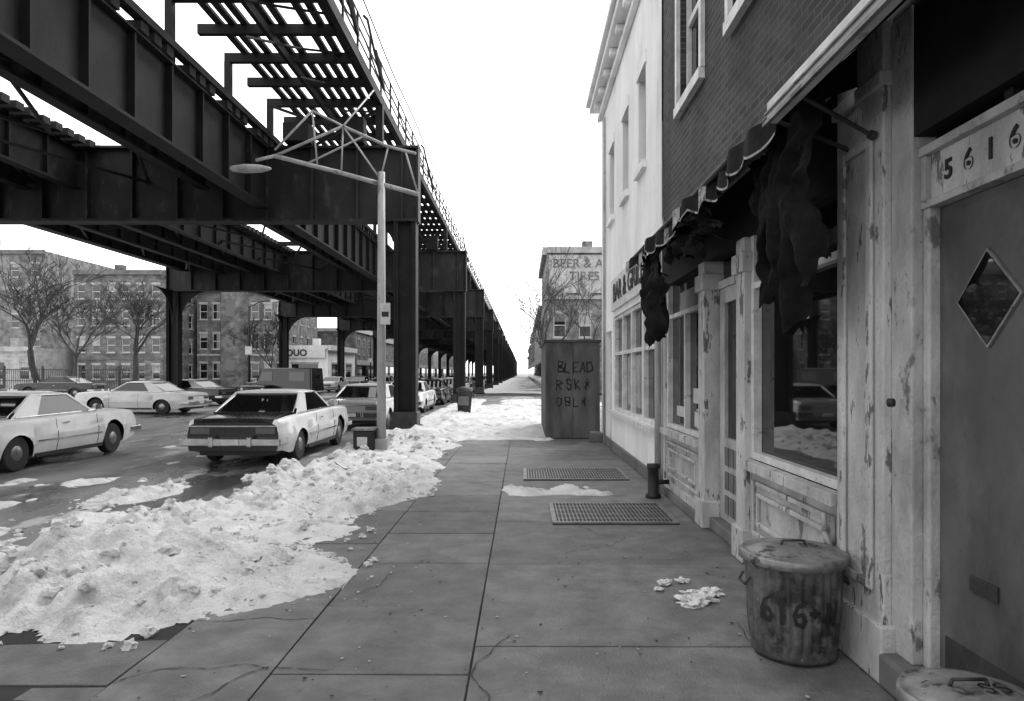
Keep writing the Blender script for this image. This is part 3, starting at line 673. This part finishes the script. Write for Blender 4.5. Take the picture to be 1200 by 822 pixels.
def cloth(name,xc,y0,y1,zt,bot,seed,bulge=.1,dx=0):
    o=Obj(name); b=o.p('cloth','cloth',True); nu,nv=110,60; V=[];F=[]
    for j in range(nv+1):
        t=j/nv
        for i in range(nu+1):
            s=i/nu; zb=bot(s)+.10*noise.noise(Vector((s*12,seed,0)))+.05*noise.noise(Vector((s*40,seed,0)))
            z=zt+(zb-zt)*t
            pin=1-.28*math.sin(math.pi*min(1,t*1.2))*0.6
            ym=(y0+y1)/2; y=ym+(s-.5)*(y1-y0)*pin+.07*noise.noise(Vector((s*3,t*4,seed)))
            x=xc+dx*t+ (.035+.04*t)*math.sin(s*26+seed+1.5*math.sin(t*3))+.09*noise.noise(Vector((s*5,t*3,seed+3)))+.035*noise.noise(Vector((s*14,t*12,seed)))-bulge*math.sin(math.pi*t)*.5
            V.append((x,y,z))
    for j in range(nv):
        for i in range(nu): F.append((j*(nu+1)+i,j*(nu+1)+i+1,(j+1)*(nu+1)+i+1,(j+1)*(nu+1)+i))
    b.add(V,F); o.done()
cloth('tattered_awning_cloth',1.56,3.60,4.40,3.12,lambda s:lerp([(0,2.2),(.2,2.05),(.32,1.85),(.5,1.83),(.6,2.1),(.75,2.2),(.85,1.98),(1,2.35)],s),1)
cloth('tattered_awning_cloth',1.62,4.2,4.6,3.05,lambda s:lerp([(0,2.3),(.3,2.2),(.5,2.5),(1,2.75)],s),5)
cloth('tattered_awning_cloth',1.5,7.2,8.15,3.0,lambda s:lerp([(0,2.5),(.15,2.2),(.3,1.9),(.45,2.05),(.6,1.85),(.8,2.3),(1,2.5)],s),2)
cloth('tattered_awning_cloth',1.55,5.3,7.1,3.0,lambda s:2.72+.06*math.sin(s*9),3,bulge=.02)
# ---------------------------------------------------------------- white building
def white():
    o=Obj('white_stucco_building'); W=Wall(o,(FX,9.305,0),(0,1,0),(-1,0,0)); L=7.0
    ops=[(1.2,1.85,4.87,6.35),(2.9,3.6,4.87,6.35),(4.8,5.5,4.87,6.35)]
    W.build((0,L),(3.7,7.85),ops,'whitewall',rev=.16,frame='stone_dk',sill='whitewall',fw=.05,shade=.2)
    q=o.p('lower_wall','whitewall')
    W.obox(q,0,.45,0,3.698,-.2,0); W.obox(q,.452,4.95,0,.82,-.2,-.0); W.obox(q,4.952,5.2,0,3.698,-.2,0); W.obox(q,6.2,L,0,3.698,-.2,0); W.obox(q,.452,4.95,2.75,3.698,-.2,0); W.obox(q,5.202,6.198,2.5,3.698,-.2,0)
    f=o.p('shop_window_frames','trim',bevel=.006)
    for u in (.46,1.5,1.6,2.7,3.75,4.87): W.obox(f,u,u+.08,.82,2.748,-.12,-.02)
    for z in (.822,1.95,2.67): W.obox(f,.54,4.87,z,z+.07,-.12,-.025)
    W.obox(f,.4,5.0,.74,.819,.002,.09)
    g=o.p('shop_glass','glass'); g.quad(W.P(.45,.82,-.1),W.P(4.95,.82,-.1),W.P(4.95,2.75,-.1),W.P(.45,2.75,-.1))
    g.quad(W.P(5.2,0,-.18),W.P(6.2,0,-.18),W.P(6.2,2.5,-.18),W.P(5.2,2.5,-.18))
    for u in (5.2,6.1): W.obox(f,u,u+.1,0.0,2.5,-.178,-.1)
    W.obox(f,5.3,6.1,2.4,2.498,-.178,-.1); W.obox(f,5.3,6.1,.0,.7,-.178,-.12)
    W.obox(o.p('curtain','glass_shade'),2.0,3.6,1.0,1.9,-.099,-.095)
    W.obox(o.p('sign_board','trim',bevel=.01),.7,4.9,2.86,3.5,.002,.05)
    o.text('sign_letters','BAR & GRILL',.5,W.P(2.8,3.18,.056),(R(90),0,R(-90)),'black',.006,sx=1.25,bold=.012)
    c=o.p('cornice','whitewall',bevel=.015); W.obox(c,-.05,L+.1,7.6,7.72,.002,.1); W.obox(c,-.05,L+.2,7.85,8.0,-.2,.28); W.obox(c,-.05,L+.25,8.0,8.12,-.2,.36)
    for i in range(8): W.obox(c,.2+i*.9,.36+i*.9,7.722,7.848,.002,.22)
    o.p('side_walls','whitewall').box(FX+.0,12,9.305+L-.02,9.305+L,0,7.85); o.p('roof','roof').box(FX+.2,12,9.31,9.3+L-.03,7.6,7.7)
    W.obox(o.p('base','stone_dk',bevel=.01),0,L,.0,.18,.002,.05)
    o.p('conduit','pole',True).tube((1.86,15.5,0),(1.86,15.5,7.4),.03,n=8)
    o.done()
white()
def standpipe():
    o=Obj('standpipe'); b=o.p('pipe','black',True); b.lathe(1.68,8.75,[(0,0),(.10,0),(.10,.04),(.07,.06),(.07,.36),(.085,.38),(.085,.43),(0,.44)],16); b.tube((1.68,8.75,.2),(1.88,8.75,.2),.03); o.done()
standpipe()
def grate(x0,x1,y0,y1):
    o=Obj('cellar_grate'); o.p('pit_shade_sheet','black').box(x0,x1,y0,y1,-.05,.0075); b=o.p('bars','grate')  # solid black sheet under the bars, painted stand-in for the shade below
    for (a,c,d,e) in ((x0,x1,y0,y0+.05),(x0,x1,y1-.05,y1),(x0,x0+.05,y0+.05,y1-.05),(x1-.05,x1,y0+.05,y1-.05)): b.box(a,c,d,e,.008,.022)
    x=x0+.07
    while x<x1-.06: b.box(x,x+.014,y0+.05,y1-.05,.008,.02); x+=.042
    n=5
    for i in range(1,n): y=y0+(y1-y0)*i/n; b.box(x0+.05,x1-.05,y-.012,y+.012,.0082,.018)
    o.done()
grate(.32,1.66,7.2,8.3); grate(.02,1.6,10.15,11.3)
# ---------------------------------------------------------------- strokes
FONT={'B':[[(0,0),(0,1),(.6,.9),(.6,.6),(0,.5),(.7,.4),(.7,.1),(0,0)]],'L':[[(0,1),(0,0),(.6,0)]],'E':[[(.6,1),(0,1),(0,0),(.6,0)],[(0,.5),(.5,.5)]],'A':[[(0,0),(.3,1),(.65,0)],[(.12,.4),(.5,.4)]],'D':[[(0,0),(0,1),(.5,.9),(.7,.5),(.5,.1),(0,0)]],'6':[[(.6,1),(.2,.8),(0,.4),(.1,.05),(.5,0),(.65,.25),(.5,.5),(.05,.4)]],'1':[[(.2,.8),(.35,1),(.35,0)]],'-':[[(0,.5),(.5,.5)]],'N':[[(0,0),(0,1),(.6,0),(.6,1)]],'*':[[(0,.2),(.6,.8)],[(0,.8),(.6,.2)],[(.3,0),(.3,1)]],'R':[[(0,0),(0,1),(.6,.85),(.55,.55),(0,.5),(.6,0)]],'S':[[(.6,.9),(.3,1),(0,.8),(.1,.6),(.6,.4),(.6,.1),(.3,0),(0,.1)]],'K':[[(0,0),(0,1)],[(.6,1),(0,.5),(.6,0)]],'O':[[(.3,0),(0,.4),(.2,1),(.55,.8),(.6,.3),(.3,0)]]}
def strokes(b,txt,mapf,u0,v0,h,w,adv,seg=4,jit=.03):
    rnd=random.Random(len(txt)); u=u0
    for ch in txt:
        for pl in FONT.get(ch,[]):
            pts=[(u+a*h*.75+rnd.uniform(-jit,jit)*h,v0+c*h+rnd.uniform(-jit,jit)*h) for a,c in pl]
            for (a,b_),(c,d) in zip(pts[:-1],pts[1:]):
                L=math.hypot(c-a,d-b_); ww=w*rnd.uniform(.7,1.2); nx,ny=-(d-b_)/L*ww/2,(c-a)/L*ww/2
                ex,ey=(c-a)/L*w*.3,(d-b_)/L*w*.3; a-=ex;b_-=ey;c+=ex;d+=ey
                for k in range(seg):
                    p0=(a+(c-a)*k/seg,b_+(d-b_)*k/seg); p1=(a+(c-a)*(k+1)/seg,b_+(d-b_)*(k+1)/seg)
                    b.quad(mapf(p0[0]+nx,p0[1]+ny),mapf(p1[0]+nx,p1[1]+ny),mapf(p1[0]-nx,p1[1]-ny),mapf(p0[0]-nx,p0[1]-ny))
        u+=adv; v0+=rnd.uniform(-.04,.04)*h
def can(X,Y,r,h,txt=None,m='galv_dk',tilt=0):
    o=Obj('trash_can',(X,Y,0)); b=o.p('body',m,True)
    def dent(t,z): return 1+.06*noise.noise(Vector((math.cos(t)*1.3,math.sin(t)*1.3,z*4+X)))
    def mod(t,z): return dent(t,z)*(1+ (.022*(1 if math.sin(t*30)>0 else -1) if .07<z<h-.1 else 0))
    zz=[.08+(h-.19)*i/8 for i in range(9)]
    prof=[(0,.01),(r*.84,.01),(r*.86,.03),(r*.86,.069)]+[(r*(.87+.09*i/8),z) for i,z in enumerate(zz)]+[(r*.98,h-.09),(r*1.0,h-.06),(r*1.0,h-.04)]
    b.lathe(0,0,prof,180,mod)
    l=o.p('lid','galv',True); l.lathe(0,0,[(r*1.02,h-.075),(r*1.07,h-.07),(r*1.075,h-.03),(r*1.04,h-.018),(r*.98,h-.022),(r*.9,h-.012),(r*.6,h+.008),(r*.3,h+.012),(0,h+.008)],48,lambda t,z:1+.012*math.sin(3*t+1)+.01*math.sin(7*t))
    hd=o.p('handles','iron',True); hd.path([(-.07,0,h+.01),(-.06,0,h+.035),(.06,0,h+.035),(.07,0,h+.01)],.007)
    for sg in (-1,1): hd.path([(sg*r*.98,-.06,h-.16),(sg*(r+.02),-.05,h-.2),(sg*(r+.02),.05,h-.2),(sg*r*.98,.06,h-.16)],.007)
    if txt:
        g=o.p('painted_number','black')
        def mp(u,v):
            a=-math.pi/2-.20+u/(r*.955); rr=r*(.87+.09*(v-.08)/(h-.19))
            q=rr*dent(a,v)*1.024+.004
            return (q*math.cos(a),q*math.sin(a),v)
        strokes(g,txt,mp,-.225,h*.40,.13,.022,.09,seg=6)
    l2=o.p('lid_paint','black')
    strokes(l2,'SS',lambda u,v:(u,v,h+.016),.03,-.06,.07,.01,.055)
    o.done(); return o
can(1.56,3.93,.275,.60,'616-N')
can(1.61,2.46,.215,.46,None,'galv')
def litter():
    o=Obj('crumpled_paper'); b=o.p('paper','paper')
    for (x,y,s) in ((1.16,4.72,.10),(1.26,4.78,.09),(1.35,4.92,.08),(1.08,5.15,.05),(1.22,5.2,.05),(1.0,5.0,.03),(1.2,4.9,.05)):
        bm=bmesh.new(); bmesh.ops.create_icosphere(bm,subdivisions=4,radius=1); vs=[]
        for v in bm.verts:
            k=.7+.8*noise.noise(v.co*2+Vector((x*9,y*7,0)))+.3*noise.noise(v.co*6+Vector((x*9,y*7,0)))
            vs.append((x+v.co.x*s*k*1.2,y+v.co.y*s*k,max(.002,.02+v.co.z*s*k*.45)))
        b.add(vs,[tuple(v.index for v in f.verts) for f in bm.faces]); bm.free()
    o.done()
litter()
def shed():
    o=Obj('plywood_shed'); b=o.p('panels','plywood',bevel=.004); x0,x1,y0,y1,h=.57,1.87,16.45,20.5,2.33
    n=2
    for i in range(n): a=x0+(x1-x0)*i/n; b.box(a+.004,x0+(x1-x0)*(i+1)/n-.004,y0,y0+.03,.02,h)
    for i in range(4): a=y0+.03+(y1-y0)*i/4; b.box(x0,x0+.03,a+.004,a+(y1-y0)/4-.004,.02,h)
    b.box(x1-.03,x1,y0+.03,y1,.02,h); b.box(x0+.03,x1-.03,y1-.03,y1,.02,h)
    t=o.p('roof','roof'); t.box(x0-.05,x1+.03,y0-.05,y1+.05,h+.002,h+.06)
    bt=o.p('battens','plywood'); bt.box(x0-.012,x0+.05,y0-.012,y0-.001,.02,h); bt.box(x1-.05,x1,y0-.012,y0-.001,.02,h); bt.box(x0+.05,x1-.05,y0-.012,y0-.001,h-.07,h)
    g=o.p('graffiti','black'); mp=lambda u,v:(u,y0-.004,v)
    strokes(g,'BLEAD',mp,.86,1.62,.24,.04,.18,jit=.10); strokes(g,'RSK*',mp,.84,1.2,.24,.035,.22,jit=.12); strokes(g,'OBL*',mp,.84,.8,.2,.03,.2,jit=.12)
    o.done()
    s=Obj('stone_block'); s.p('block','stone_dk',bevel=.02).box(1.58,1.85,15.7,16.1,0,.22); s.done()
shed()
# ---------------------------------------------------------------- generic buildings
def building(name,x0,x1,y0,y1,h,wm,street=None,floors=3,bayS=3,bayE=6,shopfront=False,cw='stone',win=(.9,1.7),capproj=.35,frame='trim'):
    o=Obj(name); fh=(h-1.0)/floors
    def ops(L,n,f0=0):
        r=[]
        for f in range(f0,floors):
            z=fh*f+.95
            for i in range(n):
                c=L*(i+.5)/n; r.append((c-win[0]/2,c+win[0]/2,z,z+min(win[1],fh-1.3)))
        return r
    S=Wall(o,(x0,y0,0),(1,0,0),(0,-1,0),'south_'); S.build((0,x1-x0),(0,h),ops(x1-x0,bayS),wm,rev=.12,frame=frame,shade=.35)
    if street:
        X=x1 if street=='E' else x0; nn=(1,0,0) if street=='E' else (-1,0,0)
        E=Wall(o,(X,y0,0),(0,1,0),nn,'street_'); E.build((0,y1-y0),(0,h),ops(y1-y0,bayE,1 if shopfront else 0),wm,rev=.12,frame=frame,shade=.35)
        E.obox(o.p('cornice',cw),-.0,y1-y0,h-.45,h+.15,.003,capproj)
        if shopfront:
            E.obox(o.p('shopfront','glass'),.4,y1-y0-.4,.5,2.6,.003,.02); E.obox(o.p('shop_sign',cw),.2,y1-y0-.2,2.7,3.4,.003,.12)
    S.obox(o.p('cornice',cw),0,x1-x0,h-.35,h+.12,.003,capproj*.7)
    if bayS>1: S.obox(o.p('string_course',cw),0,x1-x0,fh+.2,fh+.38,.003,.05)
    w=o.p('rear_walls',wm)
    w.quad((x0,y1,0),(x1,y1,0),(x1,y1,h),(x0,y1,h))
    if street!='E': w.quad((x1,y0,0),(x1,y1,0),(x1,y1,h),(x1,y0,h))
    if street!='W': w.quad((x0,y0,0),(x0,y1,0),(x0,y1,h),(x0,y0,h))
    o.p('roof','roof').quad((x0,y0,h-.1),(x1,y0,h-.1),(x1,y1,h-.1),(x0,y1,h-.1))
    o.p('chimney',wm).box(x0+3,x0+3.8,y0+2,y0+2.8,h-.1,h+1.0)
    return o
b=building('brick_corner_building',1.95,10,54,68,11.4,'brick_lt','W',3,4,5,cw='stone',win=(.95,1.9))
b.p('advert_ground','advert').box(2.1,9.8,53.9,53.98,7.9,10.9); b.text('faded_advert','BEER & ALE\nTIRES',1.0,(4.9,53.86,9.7),(R(90),0,0),'stone_dk',.004); b.p('belt','stone').box(1.9,10,53.8,53.99,7.4,7.7); b.done()
yy=70; rr=random.Random(5)
for i in range(9):
    L=rr.uniform(12,22); building('row_building',2.0,12,yy,yy+L,rr.uniform(6.5,9),rr.choice(['brick_mid','brick_lt','stone']),'W',3,2,5,True).done(); yy+=L+.3
b=building('brick_apartment_house',-46,-36.8,70,84,12.0,'brick_mid','E',4,6,6,cw='stone_dk',win=(.8,1.5)); b.done()
b=building('brick_apartment_house',-36.2,-27.6,76,92,10.9,'brick_mid','E',3,6,6,cw='stone',win=(.85,1.7))
b.p('bay','brick_mid').hexa([(-33,74.8,0),(-31,74.8,0),(-30.4,75.99,0),(-33.6,75.99,0),(-33,74.8,11.2),(-31,74.8,11.2),(-30.4,75.99,11.2),(-33.6,75.99,11.2)])
for f in range(3): b.p('bay_windows','glass').box(-32.5,-31.5,74.78,74.795,1.2+f*3.3,3.0+f*3.3)
b.done()
b=building('brick_apartment_house',-66,-54.5,78,94,15.5,'brick_lt',None,5,5,5,cw='stone_dk',win=(.9,1.5)); b.done()
b=building('corner_store',-28.2,-22.8,80,93,4.7,'whitewall','E',1,1,2,cw='trim',win=(3.2,1.7)); b.text('store_sign','DUO',1.05,(-26.3,79.6,3.9),(R(90),0,0),'black',.02,bold=.03); b.p('store_sign_board','trim').box(-28,-23,79.65,79.74,3.35,4.5); b.done()
yy=94
for i in range(10):
    L=rr.uniform(10,20); building('row_building',-36,-22.9,yy,yy+L,rr.uniform(7,12),rr.choice(['brick_mid','brick_lt','stone','whitewall']),'E',3,3,5,True).done(); yy+=L+.3
building('row_building',-90,-68,85,100,10,'brick_lt',None,3,8,3).done()
building('row_building',-60,-40,100,115,9,'stone',None,3,8,3).done()
building('garage_building',-54,-47,66,74,4,'stone',None,1,3,3).done()
def fence():
    o=Obj('iron_fence'); b=o.p('pickets','iron')
    x=-52
    while x<-29: b.box(x,x+.03,50,50.03,0,1.9); x+=.16
    for z in (.2,1.0,1.8): b.box(-52,-29,49.97,50.06,z,z+.05)
    for i in range(9): b.box(-52+i*2.8,-51.88+i*2.8,49.95,50.07,0,2.1)
    o.done()
fence()
sheet('snowy_lot',-80,-23.2,40,66,.004,'snowthin')
# ---------------------------------------------------------------- bare trees
def tree(X,Y,h,seed,z0=0,r0=.16,spread=.55,rmin=.016,D=6):
    o=Obj('bare_tree',(X,Y,z0)); b=o.p('trunk_and_branches','bark'); rnd=random.Random(seed)
    def grow(p,d,L,r,k):
        n=3; q=p
        for i in range(n):
            d=(d+Vector((rnd.uniform(-1,1),rnd.uniform(-1,1),rnd.uniform(-.3,.6)))*.16).normalized()
            q2=q+d*L/n; r2=max(rmin,r*(1-.12)) ; b.tube(q,q2,max(r,rmin),r2,6 if k<2 else (4 if k<4 else 3),cap=False); q=q2; r=r2
            if k>0 and k<D and i<2 and rnd.random()<.6:
                side=(d+Vector((rnd.uniform(-1,1),rnd.uniform(-1,1),rnd.uniform(-.2,.6)))*.9).normalized(); grow(q,side,L*.55,r*.5,k+1)
        if k>=D: return
        for i in range(3 if k<2 else 2):
            a=rnd.uniform(0,6.28); s=Vector((math.cos(a),math.sin(a),rnd.uniform(-.1,.3)))
            grow(q,(d+s*spread*rnd.uniform(.6,1.3)).normalized(),L*rnd.uniform(.62,.82),r*.66,k+1)
    grow(Vector((0,0,0)),Vector((.05,0,1)),h*.3,r0,0); o.done()
tree(-28.8,50.8,9.8,11,r0=.26,spread=.75,rmin=.016); tree(-32.2,45.5,10.6,4,r0=.26,spread=.75,rmin=.016); tree(-38,58,10,9,r0=.2,spread=.7,rmin=.018)
tree(.85,25,6.8,21,r0=.09,rmin=.006,spread=.7,D=5); tree(1.2,36,7.6,8,r0=.11,rmin=.008,spread=.7,D=5); tree(3.6,40,8,15,r0=.13,rmin=.010,spread=.7,D=5)
tree(-21,58,7,31,r0=.12)
def wires():
    o=Obj('overhead_wires'); b=o.p('wires','black')
    for (p,q,s) in (((-23,30,8.4),(-50,66,11),1.0),((-22,44,6.5),(-48,70,9),1.0),((2.2,30,7.5),(2.2,54,8.5),.5)):
        p=Vector(p);q=Vector(q); pts=[p.lerp(q,i/16)-Vector((0,0,s*4*(i/16)*(1-i/16))) for i in range(17)]; b.path(pts,.02,4)
    o.done()
wires()
def lpole(X,Y,h,arm=True):
    o=Obj('street_lamp',(X,Y,0)); b=o.p('pole','steel_lt',True); b.tube((0,0,0),(0,0,h),.1,.06,10); b.path([(0,0,h-.1),(.8,0,h+.3),(1.8,0,h+.4)],.035); o.p('luminaire','trim').box(1.6,2.2,-.12,.12,h+.3,h+.45)
    o.p('sign','sign').box(-.25,.25,-.12,-.1,h*.45,h*.45+.6); o.done()
lpole(-20.0,50,6.5); lpole(-20,90,6.5)
# ---------------------------------------------------------------- light, world, camera
sd=Vector((.33,.60,.72)).normalized()
el=math.asin(sd.z); az=math.atan2(sd.x,sd.y)
w=bpy.data.worlds.new('World'); scene.world=w; w.use_nodes=True; nt=w.node_tree; N=nt.nodes; L=nt.links
bg=N['Background']; sk=N.new('ShaderNodeTexSky'); sk.sky_type='NISHITA'; sk.sun_disc=False; sk.sun_elevation=el; sk.sun_rotation=az
bw=N.new('ShaderNodeRGBToBW'); L.new(sk.outputs[0],bw.inputs[0]); ma=N.new('ShaderNodeMath'); ma.operation='MULTIPLY_ADD'; L.new(bw.outputs[0],ma.inputs[0]); ma.inputs[1].default_value=1.0; ma.inputs[2].default_value=10.5
L.new(ma.outputs[0],bg.inputs['Color']); bg.inputs['Strength'].default_value=.15
sl=bpy.data.lights.new('sun','SUN'); sl.energy=1.5; sl.angle=R(12); so=bpy.data.objects.new('sun',sl); scene.collection.objects.link(so)
so.rotation_euler=(-sd).to_track_quat('-Z','Y').to_euler()
cam=bpy.data.cameras.new('camera'); co=bpy.data.objects.new('camera',cam); scene.collection.objects.link(co)
co.location=(0,0,1.6); co.rotation_euler=(R(90),0,0); cam.lens=24; cam.sensor_width=36; cam.shift_x=-.01; cam.shift_y=.0217; cam.clip_end=4000; cam.clip_start=.05
scene.camera=co
scene.view_settings.view_transform='Standard'; scene.view_settings.look='None'; scene.view_settings.exposure=0
